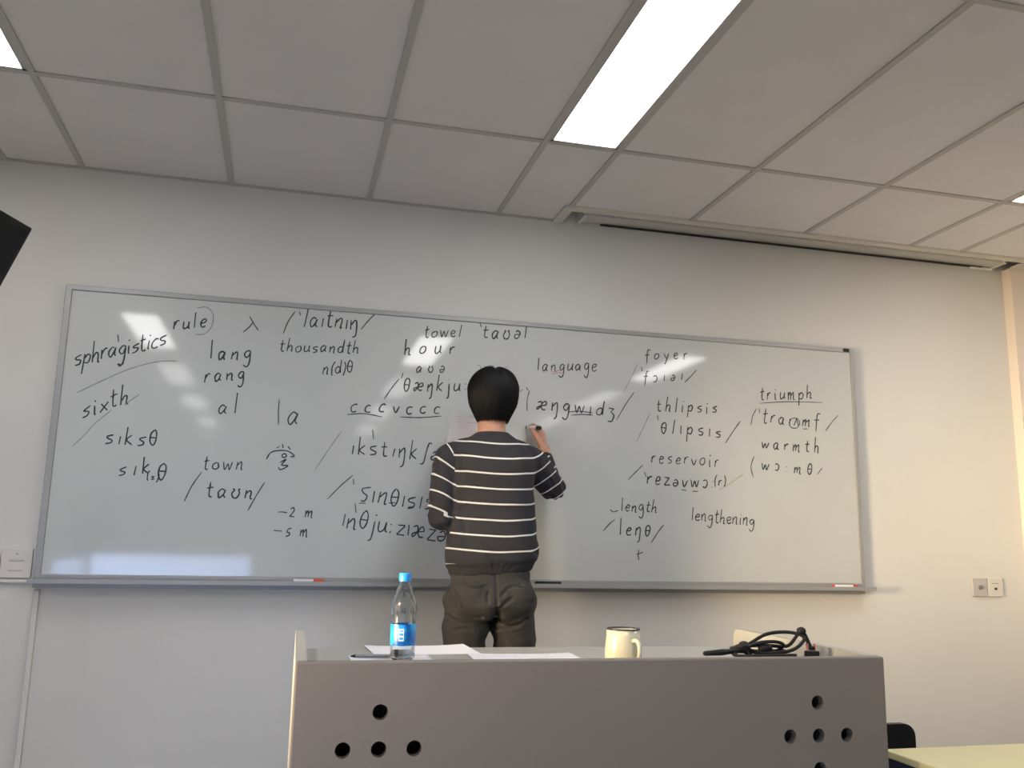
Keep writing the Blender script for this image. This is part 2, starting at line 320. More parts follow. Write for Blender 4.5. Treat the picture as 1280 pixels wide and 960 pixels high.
WORDS=[
('sphragistics',0.07,1.743,0.41,1.858,0.037),
('rule',0.432,1.929,0.561,1.949,0.031),
('lang',0.585,1.81,0.752,1.822,0.034),
('rang',0.573,1.714,0.732,1.731,0.031),
('al',0.637,1.586,0.713,1.587,0.037),
('sixth',0.12,1.534,0.287,1.609,0.036),
('sIksT',0.213,1.435,0.409,1.435,0.036),
('sIk',0.275,1.313,0.391,1.323,0.035),
('(s)',0.384,1.304,0.427,1.296,0.016),
('T',0.423,1.302,0.454,1.3,0.039),
('town',0.595,1.348,0.752,1.354,0.03),
('laItnIN',0.957,1.981,1.19,1.989,0.04),
('thousandth',0.867,1.865,1.202,1.882,0.028),
('n(d)T',1.053,1.78,1.179,1.792,0.028),
('towel',1.487,1.976,1.654,1.989,0.029),
('taUEl',1.754,1.99,1.961,2.009,0.034),
('hour',1.401,1.89,1.627,1.91,0.032),
('aUE',1.458,1.811,1.583,1.823,0.025),
('TANkju:',1.405,1.725,1.691,1.742,0.033),
('cccvccc',1.181,1.62,1.568,1.634,0.032),
('a',0.917,1.55,0.99,1.55,0.048),
('IkstINkQE',1.19,1.44,1.565,1.425,0.038),
('SInTIsIs',1.238,1.238,1.551,1.213,0.045),
('InTju:zIAzE',1.166,1.132,1.612,1.078,0.044),
('2m',0.951,1.166,1.049,1.162,0.026),
('5m',0.94,1.084,1.034,1.086,0.026),
('language',2.013,1.859,2.303,1.879,0.03),
('ANgwIdZ',2.012,1.677,2.387,1.669,0.037),
('foyer',2.544,1.946,2.762,1.965,0.028),
('fOIEI',2.535,1.837,2.736,1.862,0.027),
('thlipsis',2.603,1.703,2.912,1.713,0.031),
('TlIpsIs',2.622,1.602,2.93,1.594,0.034),
('reservoir',2.572,1.464,2.915,1.456,0.03),
('rezEvwO:',2.548,1.36,2.891,1.349,0.033),
('(r)',2.892,1.368,2.95,1.37,0.023),
('triumph',3.144,1.789,3.43,1.814,0.032),
('traIVmf',3.153,1.679,3.46,1.672,0.035),
('warmth',3.145,1.554,3.458,1.545,0.031),
('wO:mT',3.142,1.45,3.413,1.438,0.031),
('length',2.421,1.235,2.598,1.229,0.029),
('leNT',2.413,1.127,2.562,1.119,0.032),
('lengthening',2.77,1.201,3.095,1.183,0.03),
('taUn',0.616,1.238,0.799,1.234,0.036)
]
MARKS=[
('rule_line',.6,[(0.092,1.637),(0.199,1.703),(0.289,1.752),(0.382,1.785),(0.462,1.794)]),
('circle',0.6,[(0.52,2.026),(0.558,2.033),(0.586,2.007),(0.586,1.955),(0.56,1.918),(0.523,1.912)]),
('tick',1,[(0.222,1.888),(0.228,1.858)]),
('arc',1,[(0.236,1.768),(0.246,1.762),(0.257,1.773)]),
('lambda',1,[(0.735,2.009),(0.754,1.979),(0.776,1.949)]),
('lambda',1,[(0.714,1.937),(0.736,1.96),(0.753,1.986)]),
('strike',0.6,[(0.326,1.644),(0.301,1.623),(0.273,1.598)]),
('strike',0.35,[(0.229,1.576),(0.175,1.521),(0.133,1.464),(0.096,1.42)]),
('slash',1,[(0.593,1.338),(0.56,1.281),(0.535,1.216)]),
('slash',1,[(0.845,1.305),(0.814,1.247),(0.786,1.187)]),
('slash',1,[(0.923,2.046),(0.896,1.998),(0.879,1.943)]),
('tick',1,[(0.94,2.048),(0.947,2.03)]),
('slash',1,[(1.27,2.068),(1.24,2.033),(1.207,1.987)]),
('tick',1,[(1.741,2.06),(1.749,2.042)]),
('tick',1,[(1.401,1.807),(1.395,1.781)]),
('slash',1,[(1.385,1.78),(1.352,1.732),(1.323,1.684)]),
('underline',0.9,[(1.168,1.608),(1.239,1.616),(1.319,1.606)]),
('underline',0.9,[(1.396,1.61),(1.483,1.612),(1.579,1.624)]),
('bar',0.9,[(0.881,1.658),(0.881,1.603),(0.885,1.548)]),
('face',1.6,[(0.845,1.401),(0.86,1.429),(0.892,1.44),(0.931,1.439),(0.958,1.42),(0.942,1.416)]),
('face',1.3,[(0.884,1.45),(0.894,1.457)]),
('face',1.3,[(0.906,1.468),(0.91,1.451)]),
('face',1.3,[(0.93,1.459),(0.94,1.446)]),
('face',1.8,[(0.906,1.421),(0.918,1.428),(0.926,1.418),(0.913,1.411),(0.906,1.421)]),
('face',1.8,[(0.901,1.39),(0.926,1.405),(0.908,1.38),(0.935,1.378),(0.906,1.36),(0.896,1.37)]),
('slash',0.5,[(1.148,1.535),(1.102,1.46),(1.047,1.366)]),
('bar',0.9,[(1.28,1.548),(1.286,1.507)]),
('slash',0.9,[(1.205,1.348),(1.154,1.299),(1.104,1.243)]),
('tick',1,[(1.209,1.332),(1.211,1.308)]),
('underscore',1,[(1.238,1.231),(1.265,1.232)]),
('underscore',1,[(1.363,1.235),(1.391,1.239)]),
('underscore',1,[(1.447,1.22),(1.471,1.224)]),
('bar',0.8,[(1.221,1.23),(1.227,1.19)]),
('dash',1,[(0.905,1.184),(0.924,1.185),(0.944,1.182)]),
('dash',1,[(0.894,1.109),(0.929,1.106)]),
('underline',-0.6,[(2.082,1.856),(2.112,1.866),(2.135,1.867)]),
('underline',-0.6,[(2.086,1.845),(2.112,1.855),(2.136,1.856)]),
('tick',0.6,[(1.935,1.757),(1.95,1.766)]),
('tick',0.8,[(1.965,1.778),(1.973,1.763)]),
('bar',0.8,[(1.98,1.764),(1.97,1.719),(1.971,1.668)]),
('underline',0.9,[(2.164,1.675),(2.222,1.682),(2.284,1.678)]),
('underline',0.9,[(2.18,1.661),(2.234,1.668),(2.285,1.667)]),
('slash',0.7,[(2.49,1.788),(2.446,1.725),(2.402,1.651)]),
('slash',0.4,[(2.507,1.924),(2.479,1.864),(2.438,1.785)]),
('tick',0.9,[(2.527,1.913),(2.531,1.891)]),
('slash',0.8,[(2.812,1.917),(2.782,1.884),(2.748,1.851)]),
('slash',0.4,[(2.57,1.694),(2.538,1.628),(2.501,1.555)]),
('tick',0.9,[(2.607,1.684),(2.61,1.662)]),
('slash',0.9,[(3.038,1.681),(2.994,1.624),(2.955,1.569)]),
('slash',0.7,[(2.532,1.448),(2.496,1.413),(2.457,1.375)]),
('tick',0.9,[(2.54,1.415),(2.548,1.393)]),
('slash',-2,[(3.048,1.427),(2.983,1.383),(2.916,1.343)]),
('underline',0.8,[(3.144,1.773),(3.297,1.79),(3.488,1.797)]),
('slash',0.8,[(3.125,1.745),(3.103,1.708),(3.093,1.664)]),
('tick',0.9,[(3.139,1.749),(3.142,1.726)]),
('circle',0.9,[(3.315,1.708),(3.346,1.709),(3.358,1.686),(3.34,1.662),(3.309,1.664),(3.301,1.687),(3.315,1.708)]),
('slash',0.8,[(3.575,1.738),(3.537,1.7),(3.499,1.654)]),
('slash',0.8,[(3.105,1.514),(3.087,1.463),(3.098,1.41)]),
('slash',0.9,[(3.472,1.471),(3.444,1.439)]),
('dash',0.9,[(2.371,1.237),(2.386,1.227),(2.41,1.235)]),
('slash',0.9,[(2.394,1.194),(2.367,1.172),(2.336,1.139)]),
('slash',0.9,[(2.633,1.175),(2.605,1.142),(2.569,1.09)]),
('mark',1,[(2.51,1.06),(2.506,1.035),(2.51,1.014)]),
('mark',1,[(2.498,1.039),(2.514,1.043),(2.53,1.05)]),
('underscore',0.9,[(2.724,1.34),(2.748,1.337)]),
('underscore',0.9,[(2.78,1.334),(2.809,1.335)]),
('underscore',0.9,[(3.375,1.659),(3.401,1.661)])
]

def ribbon(bm, pts, w, y):
    P = [(p.x, p.z) for p in catmull([Vector((a, 0, b)) for a, b in pts], 4)]
    L_ = []; n = len(P)
    for i in range(n):
        a, b = P[max(i - 1, 0)], P[min(i + 1, n - 1)]; dx, dz = b[0] - a[0], b[1] - a[1]; l = math.hypot(dx, dz) or 1; nx, nz = -dz / l, dx / l
        ww = w * ((.9 if n < 3 else .6) if i in (0, n - 1) else 1) * (.85 + .3 * noise.noise(Vector((P[i][0] * 40, P[i][1] * 40, 1)))) / 2
        L_.append((bm.verts.new((P[i][0] + nx * ww, y, P[i][1] + nz * ww)), bm.verts.new((P[i][0] - nx * ww, y, P[i][1] - nz * ww))))
    for (a, b), (c, d) in zip(L_, L_[1:]): bm.faces.new((a, b, d, c))
YI = -.0284
for w_i, (txt, xa, za, xb, zb, xh) in enumerate(WORDS):
    adv = [GL[c][0] / 10 for c in txt]; tot = sum(adv); L_ = math.hypot(xb - xa, zb - za); gap = (L_ / xh - tot) / max(1, len(txt) - 1)
    sq = 1.0
    if gap < .12: sq = max(.55, (L_ / xh - .12 * (len(txt) - 1)) / tot); gap = .12
    ux, uz = (xb - xa) / L_, (zb - za) / L_; s = 0; bm = B(); rr = random.Random(w_i)
    for c, ad in zip(txt, adv):
        jy = rr.uniform(-.1, .1); k_ = rr.uniform(.9, 1.12); sl = .08 + rr.uniform(-.04, .1)
        for st in GL[c][1].split(';'):
            P = []
            for q in st.split():
                gx, gy = [float(v) / 10 for v in q.split(',')]
                gx += rr.uniform(-.04, .04); gy += rr.uniform(-.05, .05)
                lx = (s + gx * sq + sl * gy) * xh; lz = (gy * k_ + jy) * xh
                P.append((xa + lx * ux - lz * uz * .3, za + lx * uz + lz))
            ribbon(bm, P, .0070 if xh > .03 else .0060, YI)
        s += ad * sq + gap
    obj('handwritten_word', bm, M_INK, wb)['kind'] = 'stuff'
NMS = {'tick': 'stress_mark', 'slash': 'handwritten_slash', 'face': 'handwritten_sketch', 'bar': 'handwritten_bar', 'circle': 'handwritten_circle', 'lambda': 'handwritten_lambda'}
for n_, w, P in MARKS:
    m_ = M_RED if w == -.6 else M_YEL if w == -2 else (M_INK if w > .65 else M_INK2)
    bm = B(); ribbon(bm, P, .0050 * (1 if w < 0 else min(1.3, .6 + .45 * w)), YI - .0002)
    o = obj(NMS.get(n_, 'handwritten_line'), bm, m_, wb)
    if w == -.6: o['label'] = 'pinkish underline'
    if w == -2: o['label'] = 'faint yellowish slash'
# ---------------------------------------------------------------- marker pens
def marker(name, label, a, b, body, cap, endc, group, capfrac=.35):
    a, b = Vector(a), Vector(b); t = thing(name, label, 'marker', (a + b) / 2, group); d = b - a
    obj('barrel', tube(B(), [a + d * capfrac * .9, a + d * .45, b - d * .06], .0085, 14), body, t, smooth=True)
    obj('cap', tube(B(), [a, a + d * .03, a + d * capfrac], [.006, .0092, .0095], 14), cap, t, smooth=True)
    obj('end_plug', tube(B(), [b - d * .07, b - d * .01, b], [.0088, .0088, .006], 14), endc, t, smooth=True)
    return t
G = 'marker pens on the board tray'
zt = Z0 - .003 + .0095
marker('marker', 'white marker with red cap lying at the left of the tray', (1.108, -.062, zt), (.985, -.06, zt), M_WHITE, M_REDP, M_WHITE, G)
marker('marker', 'black marker on the tray just right of the man\'s hip', (2.01, -.065, zt), (2.13, -.06, zt), M_BLACK, M_BLACK, M_BLACK, G)
marker('marker', 'white marker with red ends lying at the right end of the tray', (3.615, -.062, zt), (3.48, -.06, zt), M_WHITE, M_REDP, M_REDP, G, .2)
# ---------------------------------------------------------------- television, top left
P0 = Vector((.10, -.90, 2.01)); P0 = Vector((0.11001747, -0.93266854, 2.01498455))
tt = Vector((-0.31447832, -0.94926465, 0)).normalized(); ss = Vector((-0.37601746, 0.12456941, -0.91820114)).normalized(); nn = tt.cross(ss).normalized()
cands = [tt.cross(ss), ss.cross(tt)]; nn = max(cands, key=lambda v: v.dot(Vector((.93, -3.9, 1.07)) - P0)).normalized()
TM = Matrix(((tt.x, ss.x, nn.x, P0.x), (tt.y, ss.y, nn.y, P0.y), (tt.z, ss.z, nn.z, P0.z), (0, 0, 0, 1)))
tv = thing('television', 'black flat television hung tilted at the top left edge beside the board', 'television', P0 + tt * .5 + ss * .3)
def flip(bm): bmesh.ops.recalc_face_normals(bm, faces=bm.faces); return bm
obj('casing', box(B(), (0, 0, -.045), (.98, .57, 0), .004, TM), M_BLACK, tv)
obj('screen', box(B(), (.018, .018, -.001), (.962, .545, .0015), 0, TM), M_SCR, tv)
pc = TM @ Vector((.49, .28, -.045)); bm = box(B(), (.36, .16, -.075), (.62, .42, -.044), .003, TM)
pm = TM @ Vector((.49, .28, -.07)); tube(bm, [pm, pm + Vector((-.06, .0, .05)), Vector((pm.x - .09, pm.y, H + .003))], .02, 10)
obj('mount', bm, M_ALUD, tv)
# ---------------------------------------------------------------- wall plates
def plate(x0, z0, w, m, kind, label):
    t = thing('wall_socket', label, 'socket', (x0 + w / 2, 0, z0 + w / 2), 'wall sockets')
    obj('faceplate', box(B(), (x0 + .001, -.012, z0), (x0 + w - .001, 0, z0 + w), .003), m, t)
    cx, cz = x0 + w / 2, z0 + w / 2; bm = B()
    if kind == 'tv': tube(bm, [(cx, -.011, cz), (cx, -.02, cz)], .011, 14); tube(bm, [(cx, -.011, cz), (cx, -.024, cz)], .006, 12); obj('jack', bm, M_SCREW, t)
    elif kind == 'hole':
        box(bm, (cx - .008, -.0135, cz - .012), (cx + .008, -.0115, cz - .001)); obj('jack', bm, M_HOLE, t)
        box(bm := B(), (cx - .022, -.0128, cz + .018), (cx + .02, -.0118, cz + .022)); obj('label_strip', bm, M_SCREW, t)
    else:
        tube(bm, [(cx, -.0115, cz + .035), (cx, -.0135, cz + .035)], .004, 10); obj('screw', bm, M_SCREW, t)
        for za, zb in ((.008, .016), (-.03, -.024)): obj('slot_cover', box(B(), (cx - .026, -.014, cz + za), (cx + .026, -.0118, cz + zb), .001), M_PLATE2, t)
plate(4.312, .862, .09, M_PLATE2, 'tv', 'greyish square socket plate with a round jack right of the board')
plate(4.404, .862, .09, M_PLATE, 'hole', 'cream square socket plate with a small dark port, rightmost on the wall')
plate(-.205, .905, .086, M_PLATE, 'screw', 'pale wall socket plate left of the board, cut off by the photo edge')
plate(-.117, .905, .112, M_PLATE, 'screw', 'pale wall socket plate touching the lower left corner of the board')
bm = B(); box(bm, (-.6, -.02, .888), (.0, 0, .9), .002); box(bm, (.012, -.016, FL), (.032, 0, .86), .002)
setp(obj('cable_trunking', bm, M_WALL, None, (-.1, 0, .88)), 'thin cream cable trunking at the lower left of the board', 'trunking')
# ---------------------------------------------------------------- teaching desk
DX, DY, DTH = .9731, -1.9265, -.0149; DW, DD, DTOP, DSURF = 1.3852, .73, .82, .767
DM = Matrix.Translation((DX, DY, 0)) @ Matrix.Rotation(DTH, 4, 'Z')
desk = thing('teaching_desk', 'grey-beige laminate teaching desk with round ventilation holes in its front panel', 'desk', DM @ Vector((DW / 2, DD / 2, FL)))
HR = .0162; HS = .0738
def front_panel():
    bm = box(B(), (0, 0, FL), (DW, .025, DTOP), .004, DM)
    me = bpy.data.meshes.new('p'); bmesh.ops.recalc_face_normals(bm, faces=bm.faces); bm.to_mesh(me); o = bpy.data.objects.new('p', me); COL.objects.link(o)
    cb = B()
    for cx in (.1795, 1.202):
        cz = .6435
        for dx, dz in ((0, 0), (HS, 0), (-HS, 0), (0, HS), (0, -HS)):
            tube(cb, [DM @ Vector((cx + dx, -.02, cz + dz)), DM @ Vector((cx + dx, .05, cz + dz))], HR, 28)
    bmesh.ops.recalc_face_normals(cb, faces=cb.faces); cm = bpy.data.meshes.new('c'); cb.to_mesh(cm); co = bpy.data.objects.new('c', cm); COL.objects.link(co)
    md = o.modifiers.new('b', 'BOOLEAN'); md.operation = 'DIFFERENCE'; md.object = co; md.solver = 'EXACT'
    out = bpy.data.meshes.new_from_object(o.evaluated_get(bpy.context.evaluated_depsgraph_get()))
    bpy.data.objects.remove(o); bpy.data.objects.remove(co); return out
link_mesh('front_panel', front_panel(), M_DESK, desk)
def side_panel(x0, x1):     # rounded upper back corner
    prof = [(.0255, FL), (.0255, DTOP)] + [(DD - .03 + .03 * math.sin(a), DTOP - .03 + .03 * math.cos(a)) for a in [math.pi / 2 * k / 8 for k in range(9)]] + [(DD, FL)]
    bm = B(); f0 = [bm.verts.new(DM @ Vector((x0, y, z))) for y, z in prof]; f1 = [bm.verts.new(DM @ Vector((x1, y, z))) for y, z in prof]
    bm.faces.new(f0); bm.faces.new(f1[::-1]); n = len(prof)
    for i in range(n): bm.faces.new((f0[i], f0[(i + 1) % n], f1[(i + 1) % n], f1[i]))
    return bm
obj('side_panel', side_panel(0, .024), M_DESKT, desk); obj('side_panel', side_panel(DW - .024, DW), M_DESKT, desk)
obj('desktop', box(B(), (.0242, .0255, DSURF - .025), (DW - .0242, DD - .004, DSURF), .002, DM), M_DESKT, desk)
obj('back_board', box(B(), (.0242, DD - .12, FL + .1), (DW - .0242, DD - .1, DSURF - .0252), 0, DM), M_DESK, desk)
def on(x, y, z=0): return (x, y, DSURF + z)
# papers
def sheet(label, c, w, d, rot, m, curl=.004, z=.0005, name='paper_sheet'):
    bm = B(); n = 8; Rm = Matrix.Rotation(rot, 2); g = []
    for i in range(n + 1):
        for j in range(n + 1):
            u, v = (i / n - .5) * w, (j / n - .5) * d; p = Rm @ Vector((u, v))
            g.append(bm.verts.new((c[0] + p.x, c[1] + p.y, DSURF + z + .0008 + curl * (abs(2 * i / n - 1) ** 3 * (j / n)))))
    for i in range(n):
        for j in range(n): bm.faces.new((g[i * (n + 1) + j], g[(i + 1) * (n + 1) + j], g[(i + 1) * (n + 1) + j + 1], g[i * (n + 1) + j + 1]))
    r = bmesh.ops.extrude_face_region(bm, geom=bm.faces[:]); bmesh.ops.translate(bm, vec=(0, 0, -.0006), verts=[v for v in r['geom'] if isinstance(v, bmesh.types.BMVert)])
    return setp(obj(name, bm, m, None, on(*c)), label, 'paper', 'papers on the teaching desk')
sheet('white paper sheet lying behind the water bottle at the far desk edge', (1.335, -1.275), .297, .21, .05, M_PAPER, .004)
sheet('printed paper sheet beneath and left of the water bottle', (1.225, -1.475), .21, .12, .03, M_PRINT, .003, .0012)
sheet('printed paper sheet lying between the water bottle and the mug', (1.59, -1.46), .297, .15, -.03, M_PRINT, .003)
pen = thing('pen', 'dark slim pen lying on the paper left of the bottle', 'pen', (1.17, -1.46, DSURF + .006))
obj('barrel', tube(B(), [(1.135, -1.448, DSURF + .0075), (1.245, -1.455, DSURF + .0075)], .0045, 10), M_ALUD, pen); obj('tip', tube(B(), [(1.135, -1.448, DSURF + .0075), (1.122, -1.447, DSURF + .006)], [.0045, .001], 10), M_BLACK, pen)
# bottle
bx, by = 1.251, -1.50; bt = thing('water_bottle', 'clear plastic water bottle with blue cap and blue wrap label', 'bottle', (bx, by, DSURF + .0025)); bz = DSURF + .0025
prof = [(0, .004), (.018, .002), (.026, 0), (.031, .006), (.032, .014), (.0308, .02), (.032, .026), (.0315, .034)] + [(.0318, .036 + .001), (.0318, .092), (.0325, .096), (.0305, .102), (.0325, .108), (.0305, .114), (.032, .12), (.032, .1275), (.0318, .135), (.0305, .1425), (.029, .15), (.0268, .1575), (.0245, .165), (.0218, .1725), (.019, .18), (.0142, .19), (.0125, .196), (.0125, .21), (.0105, .21), (.0105, .196), (.012, .189), (.017, .179), (.0225, .164), (.027, .149), (.0298, .135), (.0298, .026), (.0285, .008), (.02, .005), (0, .0065)]
def rib(k, z): return 1 + ((.055 * math.cos(2 * math.pi * k / 48 * 8 + z * 150) + .02 * math.sin(z * 420)) if .115 < z < .185 else 0)
obj('bottle_body', lathe(B(), prof, (bx, by, bz), 48, rib), M_PET, bt, smooth='all')
obj('water', lathe(B(), [(0, .0075), (.019, .006), (.0275, .0095), (.029, .026), (.029, .086), (0, .0862)], (bx, by, bz), 36), M_WATER, bt, smooth='all')
obj('label_wrap', lathe(B(), [(.0322, .038), (.0328, .038), (.0328, .091), (.0322, .091), (.0322, .038)], (bx, by, bz), 48), M_LABEL, bt, smooth=True)
bm = B(); g = []
for i in range(5):
    a = math.radians(-118 + i * 6); g.append([bm.verts.new((bx + .0332 * math.cos(a), by + .0332 * math.sin(a), bz + z)) for z in (.05, .08)])
for a, b in zip(g, g[1:]): bm.faces.new((a[0], b[0], b[1], a[1]))
o = obj('label_panel', bm, M_WHITE, bt); o['label'] = 'white rectangle printed on the blue label'
bm = B()
for z0, z1 in ((.053, .06), (.063, .07), (.073, .077)):
    g = []
    for i in range(4):
        a = math.radians(-115 + i * 6); g.append([bm.verts.new((bx + .0335 * math.cos(a), by + .0335 * math.sin(a), bz + z)) for z in (z0, z1)])
    for a, b in zip(g, g[1:]): bm.faces.new((a[0], b[0], b[1], a[1]))
obj('label_marks', bm, M_CAP, bt)
obj('cap', lathe(B(), [(.0128, .199), (.0158, .199), (.0162, .203), (.0158, .204), (.0158, .218), (.0145, .2205), (0, .221)], (bx, by, bz), 60, lambda k, z: 1 + (.018 if k % 2 else 0) * (1 if .2035 < z < .2185 else 0)), M_CAP, bt, smooth=True)
# mug
mx_, my_ = 1.783, -1.70; mg = thing('mug', 'cream enamel mug with dark rim and handle on the right', 'mug', on(mx_, my_))
obj('cup', lathe(B(), [(0, .002), (.036, 0), (.041, .004), (.0455, .02), (.0468, .038), (.0455, .058), (.0425, .078), (.0424, .0965), (.0405, .0965), (.0408, .078), (.0435, .058), (.045, .038), (.0435, .018), (.036, .006), (0, .006)], on(mx_, my_), 44), M_MUG, mg, smooth='all')
obj('rim', lathe(B(), [(.0426, .0952), (.0437, .0962), (.0435, .0985), (.042, .0992), (.0402, .0985), (.0402, .0955)], on(mx_, my_), 44), M_RIM, mg, smooth='all')
hd = Vector((math.cos(math.radians(-76)), math.sin(math.radians(-76)), 0)); c0 = Vector(on(mx_, my_))
obj('handle', tube(B(), catmull([c0 + hd * r + Vector((0, 0, z)) for r, z in ((.041, .071), (.056, .073), (.068, .064), (.069, .044), (.060, .026), (.044, .022))], 6), .0052, 12), M_MUG, mg, smooth='all')
# cable
cb = thing('display_cable', 'coiled black display cable with pink-screwed plug heaped on the right of the desk', 'cable', on(2.14, -1.755))
def K(u, v, h): return Vector((2.0 + u * .9, -1.755 + v, DSURF + .031 + h * .98))
bm = B(); r_ = .0045
tube(bm, catmull([K(0.01, 0, .012), K(.06, .01, .014), K(.12, .015, .03), K(.18, .02, .055), K(.235, .015, .062), K(.275, 0, .058), K(.285, -.01, .045), K(.24, -.02, .02), K(.17, -.01, .012), K(.1, .02, .018), K(.06, .045, .008), K(.1, .07, .006), K(.18, .06, .008), K(.25, .03, .012)], 8), r_, 10)
tube(bm, catmull([K(.03, .005, .014), K(.09, 0, .02), K(.14, -.005, .036), K(.19, -.01, .04), K(.225, .0, .03), K(.21, .02, .012), K(.15, .03, .01), K(.08, .02, .012), K(.07, -.01, .006), K(.11, -.025, .006), K(.2, -.03, .008), K(.25, -.02, .006)], 8), r_, 10)
tube(bm, catmull([K(.07, .0, .01), K(.11, .01, .026), K(.16, .0, .03), K(.2, .01, .027), K(.235, .015, .025), K(.26, .02, .03), K(.28, .012, .056)], 8), r_, 10)
tube(bm, catmull([K(.285, .0, .07), K(.298, .0, .05), K(.305, -.005, .03), K(.307, -.01, .02)], 6), .0055, 10)
tube(bm, catmull([K(.07, .02, .02), K(.1, -.01, .03), K(.13, .02, .006), K(.1, .04, .02), K(.08, .0, .028)], 8), .005, 10)
obj('cord', bm, M_BLACK, cb, smooth='all')
bm = B(); 
for q, r3 in ((K(.284, .0, .066), (.0125, .011, .0105)), (K(.165, -.002, .022), (.02, .012, .012)), (K(.1, 0.0, .028), (.016, .012, .013))): obj('ferrite_bead', ell(B(), q, r3), M_BLACK, cb, smooth='all')
obj('plug_sleeve', tube(B(), [K(-.02, 0, .011), K(.03, .002, .013), K(.06, .008, .014)], [.006, .008, .0065], 12, round_end=True), M_BLACK, cb, smooth='all')
obj('plug', box(B(), K(.29, -.02, -.025), K(.327, 0, .016), .002), M_BLACK, cb)
obj('cord_tail', tube(B(), catmull([K(.31, -.01, -.024), K(.29, .02, -.026), K(.2, .06, -.0262), K(.1, .05, -.0262), K(.04, 0, -.0262), K(.1, -.04, -.026), K(.2, -.035, -.02), K(.24, -.01, 0.0), K(.17, .0, .01), K(.08, .01, -.01), K(.02, .02, -.026), K(.05, .06, -.0262)], 8), .0045, 10), M_BLACK, cb, smooth='all')
for s in (.2935, .3165):
    o = obj('thumb_screw', tube(B(), [K(s + .001, -.01, .018), K(s + .001, -.01, .034)], .0035, 10), M_PINK, cb)
obj('plug_neck', box(B(), K(.300, -.018, .018), K(.315, -.002, .028), .002), M_BLACK, cb)
# ---------------------------------------------------------------- yellow table and chair, lower right
tb = thing('student_table', 'pale yellow table with navy edge at the lower right beside the desk', 'table', (3.05, -2.1, FL))
ty0, ty1, tx0, tx1, tz = -2.36, -1.80, 2.447, 3.65, .575
obj('table_top', box(B(), (tx0, ty0, tz - .018), (tx1, ty1, tz), .003), M_YTAB, tb); obj('edge_band', box(B(), (tx0 + .002, ty0 + .002, tz - .045), (tx1 - .002, ty1 - .002, tz - .0185)), M_NAVY, tb)
for lx in (tx0 + .05, tx1 - .08):
    for ly in (ty0 + .05, ty1 - .08): obj('leg', box(B(), (lx, ly, FL), (lx + .03, ly + .03, tz - .0455), .004), M_BLACK, tb)
obj('modesty_panel', box(B(), (tx0 + .06, ty1 - .1, .2), (tx1 - .06, ty1 - .085, tz - .046)), M_NAVY, tb)
obj('table_screw', tube(B(), [(2.50, -2.055, tz), (2.503, -2.055, tz + .004)], .006, 10), M_BLACK, tb)
sh_ = thing('student_chair', 'dark chair with rounded backrest tucked behind the yellow table', 'chair', (2.55, -1.6, FL))
bm = B(); pts = []
cx0, cx1, zb0, zb1, rr_ = 2.378, 2.702, .40, .593, .035
loop = [(cx0, zb0), (cx1, zb0)] + [(cx1 - rr_ + rr_ * math.cos(a), zb1 - rr_ + rr_ * math.sin(a)) for a in [math.pi / 2 * k / 6 for k in range(7)]] + [(cx0 + rr_ - rr_ * math.sin(a), zb1 - rr_ + rr_ * math.cos(a)) for a in [math.pi / 2 * k / 6 for k in range(7)]]
f0 = [bm.verts.new((x, -1.60, z)) for x, z in loop]; f1 = [bm.verts.new((x, -1.58, z)) for x, z in loop]; bm.faces.new(f0); bm.faces.new(f1[::-1])
for i in range(len(loop)): bm.faces.new((f0[i], f0[(i + 1) % len(loop)], f1[(i + 1) % len(loop)], f1[i]))
obj('backrest', bm, M_BLACK, sh_)
obj('seat', box(B(), (2.38, -1.95 + .0, .33), (2.70, -1.61, .36), .01), M_BLACK, sh_)
for lx in (2.395, 2.685):
    tube(bm := B(), [(lx, -1.605, FL), (lx, -1.605, .45)], .011, 8); obj('leg', bm, M_ALUD, sh_)
    tube(bm := B(), [(lx, -1.93, FL), (lx, -1.93, .331)], .011, 8); obj('leg', bm, M_ALUD, sh_)
# ---------------------------------------------------------------- the lecturer
CX, CY = 1.72, -.45
def hand_right(bm):
    tube(bm, [(2.022, -.16, 1.425), (2.023, -.148, 1.465), (2.019, -.134, 1.50)], [.026, .025, .026], 14)
    for k, (a, b) in enumerate((((1.998, -.128, 1.563), .0125), ((2.010, -.117, 1.568), .0125), ((2.022, -.105, 1.564), .012), ((2.031, -.094, 1.553), .011))):
        tube(bm, [(2.016 + k * .003, -.14 + k * .005, 1.49), a], [.015, b], 10, round_end=True)
    tube(bm, catmull([(1.998, -.128, 1.563), (1.995, -.100, 1.590), (1.984, -.080, 1.600), (1.974, -.072, 1.592)], 3), .0088, 10, round_end=True)
    tube(bm, catmull([(2.010, -.117, 1.568), (2.006, -.084, 1.592), (1.992, -.066, 1.584), (1.986, -.070, 1.567)], 3), .0088, 10, round_end=True)
    tube(bm, catmull([(2.022, -.105, 1.564), (2.021, -.072, 1.581), (2.003, -.056, 1.568), (1.996, -.064, 1.551)], 3), .0085, 10, round_end=True)
    tube(bm, catmull([(2.031, -.094, 1.553), (2.034, -.066, 1.563), (2.016, -.052, 1.550), (2.007, -.061, 1.536)], 3), .0078, 10, round_end=True)
    tube(bm, catmull([(2.008, -.145, 1.500), (1.988, -.143, 1.535), (1.976, -.122, 1.562), (1.972, -.096, 1.577)], 3), [.015, .0145, .0135, .0125, .012, .0115, .011, .0105, .010, .0095], 10, round_end=True)
